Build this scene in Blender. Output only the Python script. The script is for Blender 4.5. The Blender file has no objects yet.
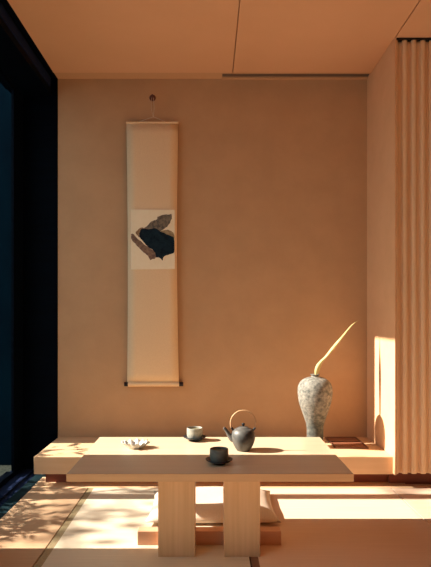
import bpy, bmesh, math, random
from mathutils import Vector, Matrix
random.seed(7)
C = bpy.context.scene.collection
S = bpy.context.scene

# ------------------------------------------------------------------ camera
EYE = 1.017
cam_d = bpy.data.cameras.new('camera')
cam = bpy.data.objects.new('camera', cam_d); C.objects.link(cam)
cam.location = (0, 0, EYE); cam.rotation_euler = (math.pi/2, 0, 0)
cam_d.sensor_fit = 'VERTICAL'; cam_d.sensor_height = 24; cam_d.sensor_width = 24
cam_d.lens = 24*570/567
cam_d.shift_x = 6.5/567; cam_d.shift_y = 32.5/567
cam_d.clip_start = 0.05
S.camera = cam

# ------------------------------------------------------------------ sky, sun, exposure
W = bpy.data.worlds.new('sky'); S.world = W; W.use_nodes = True
W.node_tree.nodes['Background'].inputs[0].default_value = (0.75, 0.90, 1.0, 1)
W.node_tree.nodes['Background'].inputs[1].default_value = 1.35
SUN_DROP = 0.674
sd = bpy.data.lights.new('sun', 'SUN'); sd.energy = 12.5; sd.angle = 0.010; sd.color = (1.0, 0.845, 0.73)
sun = bpy.data.objects.new('sun', sd); C.objects.link(sun)
sun.location = (-6, 3, 5); sun.rotation_euler = (0, -math.atan(1/SUN_DROP), 0)
S.view_settings.view_transform = 'Standard'; S.view_settings.look = 'None'
S.view_settings.exposure = 0.4; S.view_settings.gamma = 1.0; S.view_settings.use_curve_mapping = False
S.cycles.max_bounces = 16; S.cycles.diffuse_bounces = 10; S.cycles.glossy_bounces = 4
S.cycles.transparent_max_bounces = 12; S.cycles.sample_clamp_indirect = 6.0

# ------------------------------------------------------------------ materials
def mat(name, col, rough=0.6, col2=None, scale=(8, 8, 8), detail=4.0, lo=0.35, hi=0.65, bump=0.0, bscale=None, spec=0.3, metal=0.0):
    m = bpy.data.materials.new(name); m.use_nodes = True
    nt = m.node_tree; b = nt.nodes['Principled BSDF']
    b.inputs['Roughness'].default_value = rough; b.inputs['Metallic'].default_value = metal
    b.inputs['Specular IOR Level'].default_value = spec
    b.inputs['Base Color'].default_value = (*col, 1)
    tc = nt.nodes.new('ShaderNodeTexCoord')
    def noise(sc, det):
        mp = nt.nodes.new('ShaderNodeMapping'); mp.inputs['Scale'].default_value = sc
        nt.links.new(tc.outputs['Object'], mp.inputs['Vector'])
        n = nt.nodes.new('ShaderNodeTexNoise'); n.inputs['Scale'].default_value = 1.0; n.inputs['Detail'].default_value = det
        n.inputs['Roughness'].default_value = 0.6
        nt.links.new(mp.outputs['Vector'], n.inputs['Vector']); return n
    if col2:
        n = noise(scale, detail)
        r = nt.nodes.new('ShaderNodeValToRGB')
        r.color_ramp.elements[0].position = lo; r.color_ramp.elements[1].position = hi
        r.color_ramp.elements[0].color = (*col, 1); r.color_ramp.elements[1].color = (*col2, 1)
        nt.links.new(n.outputs['Fac'], r.inputs['Fac']); nt.links.new(r.outputs['Color'], b.inputs['Base Color'])
    if bump:
        n2 = noise(bscale or scale, 3.0)
        bp = nt.nodes.new('ShaderNodeBump'); bp.inputs['Strength'].default_value = bump; bp.inputs['Distance'].default_value = 0.004
        nt.links.new(n2.outputs['Fac'], bp.inputs['Height']); nt.links.new(bp.outputs['Normal'], b.inputs['Normal'])
    return m
M = {}
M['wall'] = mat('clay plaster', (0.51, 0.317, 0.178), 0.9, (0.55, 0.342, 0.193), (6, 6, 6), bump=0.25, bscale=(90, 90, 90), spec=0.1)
M['wall_bounce'] = mat('bounce-lightened plaster', (0.71, 0.425, 0.235), 0.9, (0.75, 0.455, 0.255), (6, 6, 6), bump=0.25, bscale=(90, 90, 90), spec=0.1)  # clay plaster lightened on the right wall to bounce more light
M['wall_dim'] = mat('light-cutting brown wall', (0.26, 0.14, 0.075), 0.7, (0.31, 0.17, 0.09), (40, 40, 2), spec=0.2)  # invented dark finish for the unseen walls, keeps bounced light down
M['ceiling'] = mat('ceiling board', (0.68, 0.40, 0.24), 0.85, (0.71, 0.42, 0.255), (2, 2, 2), spec=0.1)
M['ceil_edge'] = mat('ceiling edge board', (0.60, 0.36, 0.21), 0.85, spec=0.1)
M['dark_gap'] = mat('dark gap', (0.02, 0.012, 0.010), 0.9, spec=0.1)
M['black'] = mat('black lacquered frame', (0.0008, 0.0016, 0.004), 0.6, (0.001, 0.003, 0.007), (3, 3, 30), spec=0.03)
M['navy'] = mat('navy metal', (0.010, 0.018, 0.050), 0.8, spec=0.04)
M['teal_sill'] = mat('dark teal sill', (0.003, 0.015, 0.021), 0.6, (0.005, 0.020, 0.026), (4, 14, 4), spec=0.15)
M['garden_wall'] = mat('dark teal render', (0.0007, 0.011, 0.019), 0.9, (0.0003, 0.004, 0.009), (2, 2, 0.8), spec=0.05)
M['gravel'] = mat('dark gravel', (0.016, 0.020, 0.016), 0.95, (0.045, 0.05, 0.04), (60, 60, 60), bump=0.4, spec=0.05)
M['hinoki'] = mat('orange cypress wood', (0.70, 0.455, 0.26), 0.5, (0.76, 0.515, 0.305), (1.2, 26, 26), lo=0.3, hi=0.7, spec=0.25)
M['hinoki_v'] = mat('cypress post wood', (0.60, 0.36, 0.185), 0.5, (0.70, 0.44, 0.245), (45, 45, 1.6), lo=0.3, hi=0.7, spec=0.25)
M['table'] = mat('pale table wood', (0.66, 0.50, 0.33), 0.34, (0.73, 0.56, 0.38), (1.3, 34, 34), lo=0.3, hi=0.7, spec=0.35)
M['edge'] = mat('shade-toned edge wood', (0.50, 0.28, 0.14), 0.5, (0.58, 0.34, 0.175), (1.4, 40, 40), lo=0.3, hi=0.7, spec=0.2)  # dimmer light on the table front put into a darker wood colour
M['seatwood'] = mat('reddish seat wood', (0.62, 0.34, 0.21), 0.5, (0.69, 0.39, 0.245), (1.5, 30, 30), spec=0.25)
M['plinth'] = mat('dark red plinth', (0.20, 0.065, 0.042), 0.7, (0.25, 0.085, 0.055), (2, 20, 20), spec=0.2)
M['tat_a'] = mat('pale rush mat', (0.62, 0.53, 0.40), 0.75, (0.70, 0.60, 0.46), (3, 260, 3), detail=2, bump=0.25, bscale=(4, 320, 4), spec=0.2)
M['tat_b'] = mat('amber rush mat', (0.50, 0.32, 0.19), 0.75, (0.57, 0.38, 0.23), (3, 260, 3), detail=2, bump=0.25, bscale=(4, 320, 4), spec=0.2)
M['tat_c'] = mat('rosy rush mat', (0.70, 0.50, 0.36), 0.75, (0.76, 0.56, 0.41), (3, 260, 3), detail=2, bump=0.25, bscale=(4, 320, 4), spec=0.2)
M['heri_b'] = mat('brown mat border', (0.20, 0.105, 0.06), 0.8, (0.25, 0.13, 0.08), (120, 120, 120), spec=0.1)
M['heri'] = mat('olive mat border', (0.30, 0.23, 0.13), 0.8, (0.36, 0.28, 0.16), (120, 120, 120), spec=0.1)
M['paper'] = mat('scroll silk', (0.78, 0.57, 0.355), 0.85, (0.82, 0.61, 0.385), (120, 120, 120), spec=0.1)
M['art'] = mat('painting paper', (0.88, 0.77, 0.56), 0.85, (0.90, 0.80, 0.60), (40, 40, 40), spec=0.1)
M['ink'] = mat('blue black ink', (0.004, 0.010, 0.020), 0.8, (0.012, 0.028, 0.042), (30, 30, 30), spec=0.1)
M['ink_grey'] = mat('grey ink wash', (0.10, 0.09, 0.08), 0.85, (0.24, 0.20, 0.15), (60, 20, 45), spec=0.1)
M['ink_tan'] = mat('brown ink wash', (0.20, 0.12, 0.07), 0.85, (0.40, 0.27, 0.15), (50, 20, 50), spec=0.1)
M['ink_olive'] = mat('olive ink wash', (0.26, 0.20, 0.12), 0.85, (0.38, 0.30, 0.18), (50, 20, 50), spec=0.1)
M['ink_mauve'] = mat('mauve ink wash', (0.15, 0.095, 0.08), 0.85, (0.30, 0.20, 0.14), (45, 20, 60), spec=0.1)
M['cord'] = mat('pale cord', (0.62, 0.50, 0.40), 0.8, spec=0.1)
M['knob'] = mat('black roller knob', (0.012, 0.006, 0.010), 0.35, spec=0.4)
M['hook'] = mat('dark bronze hook', (0.15, 0.06, 0.045), 0.6, spec=0.3)
M['vase'] = mat('ash glazed stoneware', (0.070, 0.075, 0.068), 0.72, (0.34, 0.32, 0.27), (40, 40, 50), detail=10, lo=0.30, hi=0.66, bump=0.6, bscale=(120, 120, 120), spec=0.25)
M['bud'] = mat('pale yellow bud', (0.46, 0.38, 0.12), 0.6, (0.64, 0.54, 0.29), (20, 20, 9), spec=0.2)
M['tray'] = mat('red brown lacquer', (0.20, 0.075, 0.04), 0.35, (0.25, 0.095, 0.05), (1.5, 30, 30), spec=0.4)
M['tray_edge'] = mat('dark tray edge', (0.12, 0.045, 0.026), 0.4, spec=0.4)
M['cup'] = mat('sunlit tone stoneware', (0.26, 0.26, 0.22), 0.6, (0.38, 0.37, 0.31), (35, 35, 60), detail=6, spec=0.3)  # cup stoneware with the sun's lightness put into its colour
M['cup_shaded'] = mat('shaded tone stoneware', (0.12, 0.125, 0.105), 0.55, (0.18, 0.18, 0.15), (35, 35, 60), detail=6, spec=0.3)  # same cup stoneware, shade put into its colour
M['saucer'] = mat('blue black saucer glaze', (0.010, 0.016, 0.022), 0.35, (0.02, 0.028, 0.035), (40, 40, 40), spec=0.45)
M['iron'] = mat('pewter grey glaze', (0.055, 0.055, 0.052), 0.45, (0.14, 0.13, 0.115), (22, 22, 22), detail=6, spec=0.45)
M['iron_dark'] = mat('black iron', (0.012, 0.013, 0.016), 0.45, spec=0.4)
M['cane'] = mat('tan cane', (0.56, 0.33, 0.16), 0.5, (0.66, 0.41, 0.22), (60, 60, 60), spec=0.3)
M['shell'] = mat('white porcelain', (0.60, 0.58, 0.53), 0.4, (0.40, 0.36, 0.32), (30, 30, 30), lo=0.45, hi=0.8, spec=0.5)
M['linen'] = mat('natural linen', (0.62, 0.50, 0.39), 0.9, (0.69, 0.57, 0.45), (200, 200, 200), bump=0.3, bscale=(260, 260, 260), spec=0.1)
M['curtain'] = mat('amber curtain cloth', (0.76, 0.53, 0.325), 0.9, (0.80, 0.57, 0.355), (150, 150, 12), spec=0.08)
M['vent'] = mat('grey brown vent', (0.22, 0.15, 0.11), 0.6, spec=0.2)
M['leaf'] = mat('dark green leaf', (0.03, 0.07, 0.02), 0.6, (0.05, 0.10, 0.03), (9, 9, 9), spec=0.3)
M['stem'] = mat('brown stem', (0.09, 0.055, 0.03), 0.8, spec=0.1)
def drip(m):
    nt = m.node_tree; b = nt.nodes['Principled BSDF']; src = b.inputs['Base Color'].links[0].from_socket
    tc = nt.nodes.new('ShaderNodeTexCoord'); sx = nt.nodes.new('ShaderNodeSeparateXYZ'); nt.links.new(tc.outputs['Object'], sx.inputs[0])
    nz = nt.nodes.new('ShaderNodeTexNoise'); nz.inputs['Scale'].default_value = 9; nt.links.new(tc.outputs['Object'], nz.inputs['Vector'])
    ad = nt.nodes.new('ShaderNodeMath'); ad.operation = 'MULTIPLY_ADD'; ad.inputs[1].default_value = 0.45
    nt.links.new(nz.outputs['Fac'], ad.inputs[0]); nt.links.new(sx.outputs['Z'], ad.inputs[2])
    r = nt.nodes.new('ShaderNodeValToRGB'); r.color_ramp.elements[0].position = 0.30; r.color_ramp.elements[1].position = 0.52
    r.color_ramp.elements[0].color = (0.33, 0.37, 0.38, 1); r.color_ramp.elements[1].color = (1, 1, 1, 1)
    nt.links.new(ad.outputs[0], r.inputs['Fac'])
    mx = nt.nodes.new('ShaderNodeMix'); mx.data_type = 'RGBA'; mx.blend_type = 'MULTIPLY'; mx.inputs[0].default_value = 1
    nt.links.new(src, mx.inputs[6]); nt.links.new(r.outputs['Color'], mx.inputs[7]); nt.links.new(mx.outputs[2], b.inputs['Base Color'])
drip(M['vase'])
def glass():
    m = bpy.data.materials.new('window glass'); m.use_nodes = True; nt = m.node_tree; nt.nodes.clear()
    o = nt.nodes.new('ShaderNodeOutputMaterial'); mx = nt.nodes.new('ShaderNodeMixShader')
    t = nt.nodes.new('ShaderNodeBsdfTransparent'); t.inputs[0].default_value = (0.94, 0.975, 0.97, 1)
    g = nt.nodes.new('ShaderNodeBsdfGlossy'); g.inputs['Roughness'].default_value = 0.02
    lw = nt.nodes.new('ShaderNodeLayerWeight')
    pw = nt.nodes.new('ShaderNodeMath'); pw.operation = 'POWER'; pw.inputs[1].default_value = 5.0; nt.links.new(lw.outputs['Facing'], pw.inputs[0])
    f = nt.nodes.new('ShaderNodeMath'); f.operation = 'MULTIPLY_ADD'; f.inputs[1].default_value = 0.30; f.inputs[2].default_value = 0.004; nt.links.new(pw.outputs[0], f.inputs[0])
    nt.links.new(f.outputs[0], mx.inputs[0]); nt.links.new(t.outputs[0], mx.inputs[1]); nt.links.new(g.outputs[0], mx.inputs[2])
    nt.links.new(mx.outputs[0], o.inputs[0]); return m
M['glass'] = glass()

# ------------------------------------------------------------------ helpers
def obj(name, bm, m, parent=None, smooth=False, bevel=0.0, segs=2):
    me = bpy.data.meshes.new(name)
    bmesh.ops.recalc_face_normals(bm, faces=bm.faces)
    bm.to_mesh(me); bm.free(); me.materials.append(m)
    o = bpy.data.objects.new(name, me); C.objects.link(o)
    if parent: o.parent = parent
    if smooth:
        for p in me.polygons: p.use_smooth = True
    if bevel:
        b = o.modifiers.new('bevel', 'BEVEL'); b.width = bevel; b.segments = segs; b.limit_method = 'ANGLE'
    return o
def tag(o, label, cat, group=None):
    o['label'] = label; o['category'] = cat
    if group: o['group'] = group
    return o
def thing(name, label, cat, loc=(0, 0, 0), rz=0.0, group=None):
    o = bpy.data.objects.new(name, None); C.objects.link(o); o.empty_display_size = 0.05
    o.location = loc; o.rotation_euler = (0, 0, rz)
    return tag(o, label, cat, group)
def struct(o): o['kind'] = 'structure'; return o
def dup(root, loc, label, swap=None, rz=0.0):
    r = root.copy(); C.objects.link(r); r.location = loc; r.rotation_euler = (0, 0, rz); r['label'] = label
    for ch in list(root.children):
        c = ch.copy(); C.objects.link(c); c.parent = r
        for g in ch.children:
            d = g.copy(); C.objects.link(d); d.parent = c
    return r
def box(bm, x0, x1, y0, y1, z0, z1):
    v = [bm.verts.new(p) for p in ((x0,y0,z0),(x1,y0,z0),(x1,y1,z0),(x0,y1,z0),(x0,y0,z1),(x1,y0,z1),(x1,y1,z1),(x0,y1,z1))]
    for f in ((0,3,2,1),(4,5,6,7),(0,1,5,4),(1,2,6,5),(2,3,7,6),(3,0,4,7)): bm.faces.new([v[i] for i in f])
    return bm
def boxes(*bs):
    bm = bmesh.new()
    for b in bs: box(bm, *b)
    return bm
def lathe(prof, n=48, c=(0, 0, 0)):
    """closed profile [(r, z)...] from axis to axis turned about Z"""
    bm = bmesh.new(); rings = []
    for r, z in prof:
        if r < 1e-6: rings.append([bm.verts.new((c[0], c[1], c[2]+z))])
        else: rings.append([bm.verts.new((c[0]+r*math.cos(2*math.pi*i/n), c[1]+r*math.sin(2*math.pi*i/n), c[2]+z)) for i in range(n)])
    for a, b in zip(rings, rings[1:]):
        for i in range(n):
            j = (i+1) % n
            if len(a) == 1: bm.faces.new((a[0], b[i], b[j]))
            elif len(b) == 1: bm.faces.new((a[i], b[0], a[j]))
            else: bm.faces.new((a[i], b[i], b[j], a[j]))
    return bm
def smooth_curve(pts, k=6):
    """Catmull-Rom through pts (tuples of any length)"""
    out = []
    P = [pts[0]] + list(pts) + [pts[-1]]
    for i in range(1, len(P)-2):
        for s in range(k):
            t = s/k
            out.append(tuple(0.5*((2*b)+(-a+c)*t+(2*a-5*b+4*c-d)*t*t+(-a+3*b-3*c+d)*t**3) for a, b, c, d in zip(P[i-1], P[i], P[i+1], P[i+2])))
    out.append(tuple(pts[-1])); return out
def tube(bm, pts, radii, n=12, flat=(1, 1), ref=Vector((0, 1, 0))):
    pts = [Vector(p) for p in pts]; rings = []
    for i, p in enumerate(pts):
        t = (pts[min(i+1, len(pts)-1)] - pts[max(i-1, 0)]).normalized()
        rf = ref if abs(t.dot(ref)) < 0.95 else Vector((1, 0, 0))
        u = t.cross(rf).normalized(); v = t.cross(u).normalized()
        r = radii[i] if isinstance(radii, (list, tuple)) else radii
        ru, rv = (r if isinstance(r, tuple) else (r*flat[0], r*flat[1]))
        rings.append([bm.verts.new(p + u*ru*math.cos(2*math.pi*k/n) + v*rv*math.sin(2*math.pi*k/n)) for k in range(n)])
    for a, b in zip(rings, rings[1:]):
        for k in range(n): bm.faces.new((a[k], a[(k+1) % n], b[(k+1) % n], b[k]))
    bm.faces.new(rings[0][::-1]); bm.faces.new(rings[-1]); return bm
def prism(poly, y0, y1):
    """polygon in XZ pushed from y0 to y1"""
    bm = bmesh.new()
    a = [bm.verts.new((x, y0, z)) for x, z in poly]; b = [bm.verts.new((x, y1, z)) for x, z in poly]
    bm.faces.new(a); bm.faces.new(b[::-1])
    for i in range(len(poly)):
        j = (i+1) % len(poly); bm.faces.new((a[i], b[i], b[j], a[j]))
    return bm

# ------------------------------------------------------------------ the setting
XL, XR, YB, ZC = -1.05, 1.097, 3.96, 2.66      # alcove sides, back wall, ceiling height
WX, WY0, WY1, WZ = -1.29, 2.495, 3.77, 2.515    # window plane, its near and far ends, head height
VY0_, VY1_ = 0.5, 2.1                          # added unseen window, nearer the viewer, letting in sun as fill
RX, FY = 2.2, -2.6                             # far right wall, wall behind
struct(obj('floor', boxes((XL, RX, FY, YB+0.1, -0.12, -0.045), (XL, RX, 3.372, 3.60, -0.045, 0.0)), M['hinoki']))
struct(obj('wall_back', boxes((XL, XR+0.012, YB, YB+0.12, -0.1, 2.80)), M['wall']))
struct(obj('wall_right', boxes((XR, XR+0.008, 3.362, YB, 0.078, 2.80), (XR, XR+0.008, 3.49, YB, 0.0, 0.078)), M['wall_bounce']))
struct(obj('wall_curtain', boxes((XR+0.012, RX+0.1, 3.52, 3.62, -0.1, 2.80), (RX, RX+0.1, FY, 3.52, -0.1, 2.80)), M['wall_dim']))
struct(obj('wall_left', boxes((-1.36, XL, FY-0.1, VY0_, -0.1, 2.80), (-1.36, XL, VY1_, WY0, -0.1, 2.80), (-1.36, XL, VY0_, VY1_, WZ+0.03, 2.80)), M['wall_dim']))
struct(obj('wall_front', boxes((XL, RX, FY-0.1, FY, -0.1, 2.80)), M['wall_dim']))
g = 0.003
SX = (0.160, XR+0.002)
struct(obj('ceiling', boxes((XL, SX[0]-g, FY, 3.85, ZC, ZC+0.03), (SX[0]+g, SX[1]-g, FY, 3.85, ZC, ZC+0.03), (SX[1]+g, RX, FY, 3.52, ZC, ZC+0.03), (SX[1]+g, XR+0.012, 3.362, 3.85, ZC, ZC+0.03), (XL-0.3, RX, FY, YB+0.1, ZC+0.032, ZC+0.12)), M['ceiling']))
struct(obj('trim_ceiling', boxes((XL, 0.09, 3.86, YB, ZC+0.004, ZC+0.032), (0.09, XR, 3.935, YB, ZC+0.0, ZC+0.032), (0.09, XR, 3.86, 3.872, ZC+0.002, ZC+0.032)), M['ceil_edge']))
v = thing('ceiling_vent', 'long narrow slot vent in the ceiling along the top of the back wall', 'vent', (0.57, 3.9035, ZC+0.004))
obj('vent_body', boxes((-0.478, 0.525, -0.030, 0.030, 0.016, 0.027)), M['dark_gap'], v)
obj('slat', boxes((-0.478, 0.525, -0.010, -0.002, 0.0, 0.016)), M['vent'], v)
obj('slat', boxes((-0.478, 0.525, 0.010, 0.018, 0.0, 0.016)), M['vent'], v)
# left side: dark jamb, head and sill around the tall window
struct(obj('trim_jamb', boxes((-1.36, XL-0.001, YB-0.004, YB+0.12, -0.12, 2.80), (WX-0.018, WX, WY1, YB-0.004, -0.12, 2.80)), M['black']))
struct(obj('trim_head', boxes((-1.36, -1.094, WY0, YB-0.004, WZ+0.03, 2.69)), M['black']))
struct(obj('trim_slot', boxes((-1.094, XL, WY0, YB-0.004, 2.668, 2.69)), M['black']))
struct(obj('trim_rail', boxes((-1.093, -1.086, WY0, 3.90, 2.588, 2.648)), M['navy']))
struct(obj('trim_sill', boxes((-1.125, XL, WY0, YB-0.004, -0.12, -0.012)), M['teal_sill']))
struct(obj('trim_track', boxes((-1.36, -1.125, WY0, YB-0.004, -0.12, -0.045), (-1.205, -1.195, WY0, YB-0.01, -0.045, -0.030)), M['navy']))
w = bpy.data.objects.new('window_1', None); C.objects.link(w); w.location = (WX, WY0, 0); struct(w)
L = WY1-WY0
obj('window_frame', boxes((-0.05, 0.0, 0, L, WZ, WZ+0.03), (-0.05, 0.0, 0, L, -0.045, -0.012)), M['black'], w)
obj('mullion', boxes((-0.05, 0.0, 3.165-WY0, 3.255-WY0, -0.012, WZ)), M['black'], w)
obj('glass_pane', boxes((-0.010, -0.005, 0.0, 3.165-WY0, -0.012, WZ)), M['glass'], w)
obj('glass_pane', boxes((-0.010, -0.005, 3.255-WY0, L, -0.012, WZ)), M['glass'], w)
w2 = bpy.data.objects.new('added_fill_window', None); C.objects.link(w2); w2.location = (WX, VY0_, 0); struct(w2)  # added opening out of view, brightens the table legs and foreground
L2 = VY1_-VY0_
obj('window_frame', boxes((-0.05, 0.0, 0, L2, WZ, WZ+0.03), (-0.05, 0.0, 0, L2, -0.1, -0.012)), M['black'], w2)
obj('mullion', boxes((-0.05, 0.0, L2/2-0.045, L2/2+0.045, -0.012, WZ)), M['black'], w2)
obj('glass_pane', boxes((-0.03, -0.024, 0.0, L2/2-0.045, -0.012, WZ)), M['glass'], w2)
obj('glass_pane', boxes((-0.03, -0.024, L2/2+0.045, L2, -0.012, WZ)), M['glass'], w2)
struct(obj('trim_floor', boxes((-1.36, XL, VY0_, VY1_, -0.12, -0.012)), M['black']))
# outside
struct(obj('ground', boxes((-9, -1.37, -2, 4.6, -0.40, -0.16)), M['gravel']))
struct(obj('wall_garden', boxes((-9, -1.37, 4.5, 4.7, -0.4, 4.2)), M['garden_wall']))
# built-in curtain niche plinth
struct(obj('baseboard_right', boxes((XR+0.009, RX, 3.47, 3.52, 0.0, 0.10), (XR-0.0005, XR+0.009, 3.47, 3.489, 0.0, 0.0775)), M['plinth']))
struct(obj('trim_threshold', boxes((1.19, RX, 3.445, 3.469, 0.0005, 0.004)), M['plinth']))

# ------------------------------------------------------------------ tatami mats
def tatami(x0, x1, y0, y1, m, label, left=True, right=True, hm='heri'):
    t = thing('tatami_mat', label, 'tatami mat', ((x0+x1)/2, y0, -0.044), 0, 'tatami mats on the floor')
    h = (x1-x0)/2 - 0.003; L = y1-y0; e = 0.032
    a = -h+(e if left else 0); b = h-(e if right else 0)
    obj('rush_surface', boxes((a, b, 0.002, L-0.002, 0, 0.044)), m, t)
    if left: obj('cloth_border', boxes((-h, -h+e, 0.002, L-0.002, 0, 0.044)), M[hm], t)
    if right: obj('cloth_border', boxes((h-e, h, 0.002, L-0.002, 0, 0.044)), M[hm], t)
tatami(XL+0.002, -0.715, 0.2, 3.37, M['tat_b'], 'amber tatami mat strip along the dark window sill with dappled sunlight', False, False)
tatami(-0.715, 0.172, 0.2, 3.37, M['tat_a'], 'pale tatami mat under the left half of the low table', True, False)
tatami(0.172, 1.075, 0.2, 3.37, M['tat_c'], 'rosy tatami mat to the right of the low table, below the vase', True, False, 'heri_b')
for a_, b_ in ((XL+0.002, -0.715), (-0.715, 0.172), (0.172, 1.075), (1.075, RX-0.01)):
    tatami(a_, b_, -2.59, 0.195, M['tat_c'], 'tatami mat in the near part of the room, away from the alcove', False, False)
tatami(1.075, RX-0.01, 0.2, 3.37, M['tat_c'], 'tatami mat in front of the pleated curtain', False, False)

# ------------------------------------------------------------------ raised platform of the alcove
PZ = 0.176
p = thing('alcove_platform', 'low wooden alcove platform with overhanging top along the back wall', 'platform', (0, 3.40, 0))
obj('platform_top', boxes((-1.045, XR-0.001, 0, YB-3.40-0.001, PZ-0.103, PZ)), M['hinoki'], p, bevel=0.0015)
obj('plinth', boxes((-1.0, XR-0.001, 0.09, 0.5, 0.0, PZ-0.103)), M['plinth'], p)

# ------------------------------------------------------------------ low table
TZ = 0.410
t = thing('low_table', 'low wooden table with a broad thin top on two plank legs', 'table', (0, 2.19, 0))
obj('tabletop', boxes((-0.548, 0.556, 0.006, 2.86-2.19, TZ-0.030, TZ)), M['table'], t, bevel=0.0015)
obj('front_edge', boxes((-0.548, 0.556, 0, 0.006, TZ-0.030, TZ-0.0005)), M['edge'], t)  # separate strip that carries the front face's darker shading
for x0, x1 in ((-0.215, -0.059), (0.063, 0.216)):
    obj('leg', boxes((x0, x1, 2.405-2.19, 2.534-2.19, 0.0, TZ-0.030)), M['hinoki_v'], t, bevel=0.002)

obj('stretcher', boxes((-0.318, 0.320, 2.529-2.19, 2.585-2.19, 0.0, 0.062)), M['seatwood'], t, bevel=0.003)
# ------------------------------------------------------------------ floor cushion
def cushion(name, label, loc, wx, wy, h, m):
    bm = bmesh.new(); n = 28; top = []; bot = []
    for i in range(n+1):
        rt, rb = [], []
        for j in range(n+1):
            u = -1+2*i/n; vv = -1+2*j/n
            pin = 1 - 0.055*(1-abs(u)**2)*abs(vv)**3 - 0.0
            pin2 = 1 - 0.055*(1-abs(vv)**2)*abs(u)**3
            x = u*wx/2*pin2; y = vv*wy/2*pin
            e = max(0.0, (1-abs(u)**3.2)*(1-abs(vv)**2.8))**0.6
            wob = 1+0.05*math.sin(5*u+2*vv)+0.04*math.sin(7*vv-3*u)
            zt = 0.26*h + 0.74*h*e*wob; zb = 0.26*h*(1-min(1.0, e*1.6))
            edge = i in (0, n) or j in (0, n)
            a = bm.verts.new((x, y, zt)); rt.append(a)
            rb.append(a if edge else bm.verts.new((x, y, zb)))
        top.append(rt); bot.append(rb)
    for i in range(n):
        for j in range(n):
            bm.faces.new((top[i][j], top[i+1][j], top[i+1][j+1], top[i][j+1]))
            q = [bot[i][j], bot[i][j+1], bot[i+1][j+1], bot[i+1][j]]
            bm.faces.new(q)
    root = thing(name, label, 'cushion', loc)
    obj('cushion_cover', bm, m, root, smooth=True)
    return root
cushion('floor_cushion', 'plump natural linen cushion on the tatami behind the table legs', (0.018, 2.995, 0.0), 0.66, 0.50, 0.085, M['linen'])

# ------------------------------------------------------------------ hanging scroll
SY = 3.935
def px(x, y, d=SY): return ((x-209)*d/570, EYE+(316-y)*d/570)
sc = thing('hanging_scroll', 'tall narrow hanging scroll with an ink painting on the back wall', 'scroll', (px(152.5, 386)[0], SY, 0))
ox = sc.location.x
bm = bmesh.new(); n = 26; rows = []
for i in range(n+1):
    f = i/n
    xl = 126.4+1.7*math.sin(math.pi*min(1, f*1.1)/1.0)**0.8*1.0 if f < 0.9 else 127.2+0.8*(f-0.9)*10
    xl = 126.4 + 1.6*math.sin(math.pi*f*0.85)
    xr = 178.2 - 1.5*math.sin(math.pi*f) + 0.7*f
    y = 122.8 + (383-122.8)*f
    bow = -0.006*math.sin(math.pi*f)
    r = []
    for k in range(7):
        q = k/6; x, z = px(xl+(xr-xl)*q, y)
        r.append(bm.verts.new((x-ox, bow-0.003*math.sin(math.pi*q), z)))
    rows.append(r)
for a, b in zip(rows, rows[1:]):
    for k in range(6): bm.faces.new((a[k], a[k+1], b[k+1], b[k]))
mo = obj('scroll_mount', bm, M['paper'], sc, smooth=True)
md = mo.modifiers.new('thick', 'SOLIDIFY'); md.thickness = 0.0015; md.offset = 1
def P(cx, cy):
    x, z = px(120+cx/6.63, 200+cy/6.63); return (x-ox, z)
art = obj('painting', prism([P(73, 65), P(362, 67), P(364, 458), P(75, 462)], -0.0132, -0.0122), M['art'], sc)
strokes = [
 ('ink_mauve', [(75,230),(90,227),(120,260),(155,290),(190,315),(220,335),(240,360),(235,390),(215,392),(200,398),(188,372),(150,340),(110,300),(80,265)]),
 ('ink_tan', [(105,215),(125,195),(150,186),(165,200),(140,250),(125,245),(110,230)]),
 ('ink_olive', [(265,205),(310,200),(340,208),(360,230),(358,262),(330,250),(295,235)]),
 ('ink_grey', [(145,198),(185,170),(210,145),(245,130),(250,116),(265,108),(300,98),(318,99),(340,96),(346,115),(330,155),(305,185),(270,207),(235,200),(190,202)]),
 ('ink', [(138,202),(150,191),(200,196),(235,190),(260,205),(300,225),(340,240),(362,262),(362,345),(330,360),(292,378),(285,404),(265,385),(240,380),(236,355),(215,330),(185,310),(165,290),(150,270),(133,250),(130,225)]),
]
for i, (mn, pl) in enumerate(strokes):
    pl2 = [q[:2] for q in smooth_curve(pl + [pl[0]], 4)][:-1]
    pl2 = [(x+random.uniform(-2, 2), y+random.uniform(-2, 2)) for x, y in pl2]
    pl2 = [(min(362, x), y) for x, y in pl2]
    obj('ink_stroke', prism([P(x, y) for x, y in pl2], -0.0132-0.0003*(i+1), -0.0128), M[mn], art)
def rod(name, x0, x1, y, r, m, parent, yo=0.0):
    a, z = px(x0, y); b, _ = px(x1, y)
    return obj(name, tube(bmesh.new(), [(a-ox, yo, z), (b-ox, yo, z)], r, 16), m, parent, smooth=False)
rod('top_rod', 126.2, 178.4, 122.6, 0.008, M['paper'], sc)
ro = rod('bottom_roller', 128.2, 179.2, 384.2, 0.0165, M['paper'], sc)
rod('roller_knob', 124.4, 128.2, 384.2, 0.0150, M['knob'], ro); rod('roller_knob', 179.2, 183.2, 384.2, 0.0150, M['knob'], ro)
def pt(x, y, yo=-0.004): a, z = px(x, y); return (a-ox, yo, z)
cb = bmesh.new()
tube(cb, [pt(139.5, 122), pt(146, 119.5), pt(153.6, 117.0), pt(158, 118.8), pt(166.5, 122)], 0.0022, 8)
tube(cb, [pt(153.6, 117.3), pt(154.2, 108), pt(153.4, 97.8)], 0.0019, 8)
tube(cb, [pt(153.2, 117.3), pt(151.2, 108), pt(151.6, 97.8)], 0.0014, 8)
obj('cord', cb, M['cord'], sc, smooth=True)
hx, hz = px(152.4, 97.2, 3.945)
hk = thing('wall_hook', 'small dark hook on the back wall above the hanging scroll', 'hook', (hx, YB, hz))
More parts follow.
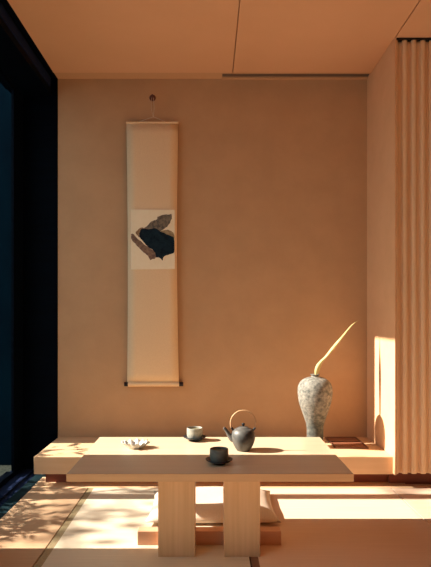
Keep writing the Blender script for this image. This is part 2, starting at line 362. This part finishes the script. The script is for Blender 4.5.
hb = lathe([(0, 0), (0.022, 0), (0.022, 0.004), (0.016, 0.008), (0, 0.009)], 24)
bmesh.ops.rotate(hb, verts=hb.verts, matrix=Matrix.Rotation(math.pi/2, 3, 'X')); obj('rosette', hb, M['hook'], hk, smooth=True)
obj('hook_arm', tube(bmesh.new(), smooth_curve([(0, -0.007, 0.002), (0, -0.026, -0.004), (0, -0.033, 0.004), (0, -0.033, 0.014)], 4), 0.0035, 10), M['hook'], hk, smooth=True)

# ------------------------------------------------------------------ vase with its bud
VX, VY = 0.6807, 3.66
k = 3.66/570
prof = [(8.4,447),(8.4,446),(8.1,441),(8.2,435.7),(8.5,426),(10.2,419.5),(12.4,413.2),(14.5,407),(16.1,401.7),(17.1,394.5),(17.2,390),(16.6,386),(15.3,383),(12.9,380.2),(9.5,378.3),(6,377.2),(4,376.7),(3.6,376),(3.9,375.2),(4.8,374.6),(4.6,374.2),(3.4,374.6),(2.6,376)]
pr = smooth_curve([(r*k, (447-y)*k) for r, y in prof], 4)
inner = [(0.016, 0.442), (0.05, 0.418), (0.088, 0.370), (0.075, 0.25), (0.04, 0.12), (0.035, 0.03), (0, 0.02)]
vs = thing('vase', 'tall grey speckled stoneware vase with a narrow neck on the platform', 'vase', (VX, VY, PZ))
obj('vase_body', lathe([(0, 0)] + pr + inner, 64), M['vase'], vs, smooth=True)
bud = bmesh.new()
bp = [((0.004, 0.36), 0.004, 0.004), ((0.0085, 0.455), 0.0080, 0.008), ((0.0145, 0.487), 0.0150, 0.014), ((0.0235, 0.518), 0.0155, 0.016), ((0.0415, 0.548), 0.0095, 0.017), ((0.071, 0.578), 0.0068, 0.020), ((0.120, 0.637), 0.0095, 0.025), ((0.147, 0.670), 0.0082, 0.024), ((0.1745, 0.703), 0.0062, 0.019), ((0.208, 0.744), 0.0050, 0.011), ((0.2335, 0.774), 0.0042, 0.006), ((0.2575, 0.796), 0.0022, 0.003), ((0.284, 0.815), 0.0006, 0.001)]
cc = smooth_curve([(x, z, a, b) for (x, z), a, b in bp], 5)
tube(bud, [(c[0], 0.003*math.sin(9*c[1]), c[1]) for c in cc], [(max(c[2], .0005), max(c[3], .0006)) for c in cc], 14)
bo = thing('flower_bud', 'long pale yellow bud leaning out of the vase', 'flower', (VX-0.003, VY, PZ))
obj('petal_sheath', bud, M['bud'], bo, smooth=True)

# ------------------------------------------------------------------ tray on the platform
ty = thing('lacquer_tray', 'flat red brown two part tray on the platform behind the vase', 'tray', (0.905, 3.605, PZ))
obj('tray_frame', boxes((-0.105, 0.105, 0, 0.008, 0, 0.010), (-0.105, 0.105, 0.312, 0.320, 0, 0.010), (-0.105, -0.097, 0.008, 0.312, 0, 0.010), (0.097, 0.105, 0.008, 0.312, 0, 0.010), (-0.097, 0.097, 0.176, 0.188, 0, 0.010)), M['tray_edge'], ty)
obj('tray_panel', boxes((-0.097, 0.097, 0.008, 0.176, 0, 0.006)), M['tray'], ty)
obj('tray_panel', boxes((-0.097, 0.097, 0.188, 0.312, 0, 0.006)), M['tray'], ty)

# ------------------------------------------------------------------ tea things on the table
def saucer(name, label, loc):
    o = obj(name, lathe([(0, 0), (0.024, 0), (0.026, 0.004), (0.041, 0.008), (0.0550, 0.0165), (0.0562, 0.0195), (0.0545, 0.0200), (0.040, 0.0125), (0.028, 0.0075), (0, 0.0070)], 48), M['saucer'], smooth=True)
    o.location = loc; tag(o, label, 'saucer', 'saucers under the tea cups'); return o
def cup(name, label, loc, m):
    o = obj(name, lathe(smooth_curve([(0, 0), (0.022, 0), (0.028, 0.002), (0.035, 0.008), (0.0378, 0.018), (0.0385, 0.032), (0.0383, 0.046), (0.0376, 0.0535), (0.0366, 0.0545), (0.0352, 0.053), (0.0350, 0.040), (0.0345, 0.018), (0.028, 0.008), (0, 0.006)], 3), 48), m, smooth=True)
    o.location = loc; tag(o, label, 'cup', 'tea cups on the table'); return o
T1 = (-0.070, 2.785, TZ); T2 = (0.0415, 2.345, TZ)
saucer('saucer', 'dark saucer under the sunlit cup at the back of the table', T1)
saucer('saucer', 'dark saucer under the shaded cup near the table front', T2)
cup('tea_cup', 'grey tea cup in the sun at the back of the table', (T1[0], T1[1], TZ+0.0072), M['cup'])
cup('tea_cup', 'grey tea cup coloured darker for the shade near the table front', (T2[0], T2[1], TZ+0.0072), M['cup_shaded'])
tp = thing('teapot', 'round grey teapot with a tall cane hoop handle on the table', 'teapot', (0.155, 2.575, TZ))
tb = smooth_curve([(0.027, 0), (0.030, 0.0015), (0.037, 0.012), (0.046, 0.030), (0.0525, 0.050), (0.0540, 0.066), (0.0510, 0.082), (0.0430, 0.094), (0.034, 0.0995), (0.0285, 0.1005)], 4)
obj('teapot_body', lathe([(0, 0)] + tb + [(0.026, 0.098), (0, 0.095)], 48), M['iron'], tp, smooth=True)
ld = obj('lid', lathe(smooth_curve([(0, 0.098), (0.0285, 0.0990), (0.0285, 0.1020), (0.0200, 0.1065), (0.009, 0.1085), (0, 0.1090)], 3), 40), M['iron'], tp, smooth=True)
obj('lid_knob', lathe(smooth_curve([(0, 0.1085), (0.0045, 0.1085), (0.0050, 0.112), (0.0078, 0.1165), (0.0075, 0.121), (0.0045, 0.1235), (0, 0.124)], 3), 24), M['iron_dark'], ld, smooth=True)
sp = smooth_curve([(-0.040, 0, 0.050, 0.0170), (-0.052, 0, 0.056, 0.0150), (-0.064, 0, 0.070, 0.0105), (-0.074, 0, 0.086, 0.0082), (-0.083, 0, 0.0975, 0.0074), (-0.089, 0, 0.1015, 0.0068)], 4)
obj('spout', tube(bmesh.new(), [q[:3] for q in sp], [q[3] for q in sp], 16), M['iron'], tp, smooth=True)
hp = []
for i in range(37):
    a = math.radians(-22 + i*224/36)
    hp.append((-0.0575*math.cos(a), 0, 0.1215+0.0585*math.sin(a)))
hd = obj('hoop_handle', tube(bmesh.new(), hp, 0.0034, 12), M['cane'], tp, smooth=True)
for sx in (-1, 1):
    obj('handle_lug', tube(bmesh.new(), smooth_curve([(sx*0.043, 0, 0.090), (sx*0.050, 0, 0.098), (sx*0.0535, 0, 0.1035)], 3), 0.0052, 12), M['iron_dark'], tp, smooth=True)
M['tea'] = mat('pale green tea', (0.26, 0.22, 0.12), 0.12, spec=0.5)
for c_ in [o for o in C.objects if o.name.startswith('tea_cup')]:
    obj('tea', lathe([(0, 0.040), (0.0346, 0.040), (0.0346, 0.045), (0, 0.045)], 40), M['tea'], c_)
# ruffled porcelain dish
db = bmesh.new(); n = 72; rings_t = []; rings_b = []
levels = [(0.0, 0.004), (0.25, 0.004), (0.42, 0.008), (0.62, 0.017), (0.82, 0.024), (1.0, 0.030)]
def dish_ring(f, z, off):
    out = []
    for i in range(n):
        a = 2*math.pi*i/n; ruf = f**2.2
        rr = (0.020 + 0.038*f)*(1+0.10*ruf*math.cos(11*a+0.4)+0.04*ruf*math.cos(4*a))
        zz = z + 0.0060*ruf*math.cos(11*a+2.0) + 0.004*ruf*math.sin(2*a)
        out.append(db.verts.new(((rr+off*0.3)*math.cos(a), (rr+off*0.3)*0.82*math.sin(a), zz+off)))
    return out
R1 = [dish_ring(f, z, 0.0) for f, z in levels]; R2 = [dish_ring(f, z-0.004, 0.0) for f, z in levels]
c1 = db.verts.new((0, 0, 0.004)); c2 = db.verts.new((0, 0, 0.0))
for R, c in ((R1, c1), (R2, c2)):
    for i in range(n): db.faces.new((c, R[0][i], R[0][(i+1) % n]))
    for a, b in zip(R, R[1:]):
        for i in range(n): db.faces.new((a[i], a[(i+1) % n], b[(i+1) % n], b[i]))
for i in range(n): db.faces.new((R1[-1][i], R1[-1][(i+1) % n], R2[-1][(i+1) % n], R2[-1][i]))
ds = obj('ruffled_dish', db, M['shell'], smooth=True); ds.location = (-0.338, 2.62, TZ)
tag(ds, 'small white ruffled dish alone on the left of the table', 'dish')

# ------------------------------------------------------------------ pleated curtain
cu = thing('curtain', 'amber pleated curtain hanging from a black ceiling track', 'curtain', (XR+0.010, 3.385, 0))
bm = bmesh.new(); per = 0.054; W_ = 1.05; nx = int(W_/per*14); zs = [0.082, 0.09, 0.6, 1.2, 1.9, 2.4, 2.640, 2.650]
cols = []
for i in range(nx+1):
    x = W_*i/nx; ph = 2*math.pi*x/per
    col = []
    for z in zs:
        amp = 0.013*(1+0.12*math.sin(x*31))
        y = -amp*math.cos(ph) + 0.004*math.sin(x*17+z)
        col.append(bm.verts.new((x+0.006*math.sin(2*ph)+0.002*math.sin(z*1.3+x*9), y, z)))
    cols.append(col)
for a, b in zip(cols, cols[1:]):
    for j in range(len(zs)-1): bm.faces.new((a[j], b[j], b[j+1], a[j+1]))
f = obj('curtain_fabric', bm, M['curtain'], cu, smooth=True)
md = f.modifiers.new('thick', 'SOLIDIFY'); md.thickness = 0.002; md.offset = 0
obj('curtain_track', boxes((0.0, W_, -0.022, 0.022, 2.651, 2.6595)), M['iron_dark'], cu)

# ------------------------------------------------------------------ planting outside the window
def shrub(name, label, loc, stems, leaf_len, seed, h0, h1, dens):
    rnd = random.Random(seed)
    root = thing(name, label, 'shrub', loc)
    fb = bmesh.new()
    for sidx in range(stems):
        x = rnd.uniform(-0.14, 0.14); y = stems and (sidx+rnd.random())/stems*dens[0]-dens[0]/2
        h = rnd.uniform(h0, h1); lean = Vector((rnd.uniform(-.12, .12), rnd.uniform(-.2, .2), 1))
        pts = [Vector((x, y, 0))+lean*h*f for f in (0, .35, .7, 1)]
        obj('stem', tube(bmesh.new(), pts, [0.007, 0.006, 0.004, 0.002], 6), M['stem'], root)
        for q in range(dens[1]):
            f = rnd.uniform(0.12, 1.0); base = Vector((x, y, 0))+lean*h*f
            a = rnd.uniform(0, 2*math.pi); d = Vector((math.cos(a), math.sin(a), rnd.uniform(-.5, .6))).normalized()
            l = leaf_len*rnd.uniform(.6, 1.2); wd = l*0.16
            base = base + d*rnd.uniform(0.0, 0.10)
            sd = d.cross(Vector((rnd.uniform(-.5, .5), rnd.uniform(-.5, .5), 1))).normalized()
            up = sd.cross(d)
            vs_ = [fb.verts.new(base), fb.verts.new(base+d*l*.45+sd*wd), fb.verts.new(base+d*l*1.0-up*l*.12), fb.verts.new(base+d*l*.45-sd*wd), fb.verts.new(base+d*l*.45+up*wd*.3)]
            for tri in ((0, 1, 4), (1, 2, 4), (2, 3, 4), (3, 0, 4)): fb.faces.new([vs_[i] for i in tri])
    obj('foliage', fb, M['leaf'], root)
    return root
shrub('garden_shrub', 'dense low shrub in the gravel just outside the window', (-2.15, 2.92, -0.16), 17, 0.085, 3, 0.85, 1.12, (0.94, 150))
shrub('garden_shrub', 'taller shrub outside the window, level with the alcove platform', (-2.85, 3.62, -0.16), 8, 0.105, 5, 1.45, 1.80, (0.42, 60))
tr = thing('garden_tree', 'slender tree standing further out in the gravel garden', 'tree', (-6.3, 0.6, -0.16))
rnd = random.Random(11)
trunk = smooth_curve([(0, 0, 0), (0.05, 0.1, 1.2), (0.0, 0.3, 2.4), (0.12, 0.7, 3.4), (0.2, 1.1, 4.2), (0.25, 1.3, 5.4)], 4)
obj('trunk', tube(bmesh.new(), trunk, [0.07-0.055*i/(len(trunk)-1) for i in range(len(trunk))], 10), M['stem'], tr, smooth=True)
fb = bmesh.new()
for (y, z, sy, sz, nl) in ((2.64, 3.86, 0.05, 0.16, 26), (2.30, 3.72, 0.11, 0.15, 62), (2.08, 3.70, 0.06, 0.10, 26), (2.69, 4.98, 0.045, 0.06, 12), (2.66, 3.62, 0.05, 0.10, 10), (0.6, 5.9, 0.4, 0.3, 60), (0.2, 5.7, 0.4, 0.3, 60)):
    root_i = min(trunk, key=lambda q: (q[1]-y)**2+(q[2]-(z-0.25))**2)
    obj('branch', tube(bmesh.new(), smooth_curve([root_i, ((root_i[0]+.3)/2, (root_i[1]+y)/2, (root_i[2]+z)/2+.05), (0.3, y, z)], 4), 0.008, 6), M['stem'], tr)
    for q in range(nl):
        base = Vector((0.3+rnd.gauss(0, .15), y+rnd.gauss(0, sy), z+rnd.gauss(0, sz)))
        a = rnd.uniform(0, 2*math.pi); d = Vector((math.cos(a), math.sin(a)*.6, rnd.uniform(-.6, .3))).normalized(); l = rnd.uniform(.10, .18)
        sdv = d.cross(Vector((rnd.uniform(-.4, .4), rnd.uniform(-.4, .4), 1))).normalized(); up = sdv.cross(d)
        vs_ = [fb.verts.new(base), fb.verts.new(base+d*l*.45+sdv*l*.2), fb.verts.new(base+d*l-up*l*.1), fb.verts.new(base+d*l*.45-sdv*l*.2), fb.verts.new(base+d*l*.45+up*l*.06)]
        for t3 in ((0, 1, 4), (1, 2, 4), (2, 3, 4), (3, 0, 4)): fb.faces.new([vs_[i] for i in t3])
obj('foliage', fb, M['leaf'], tr)
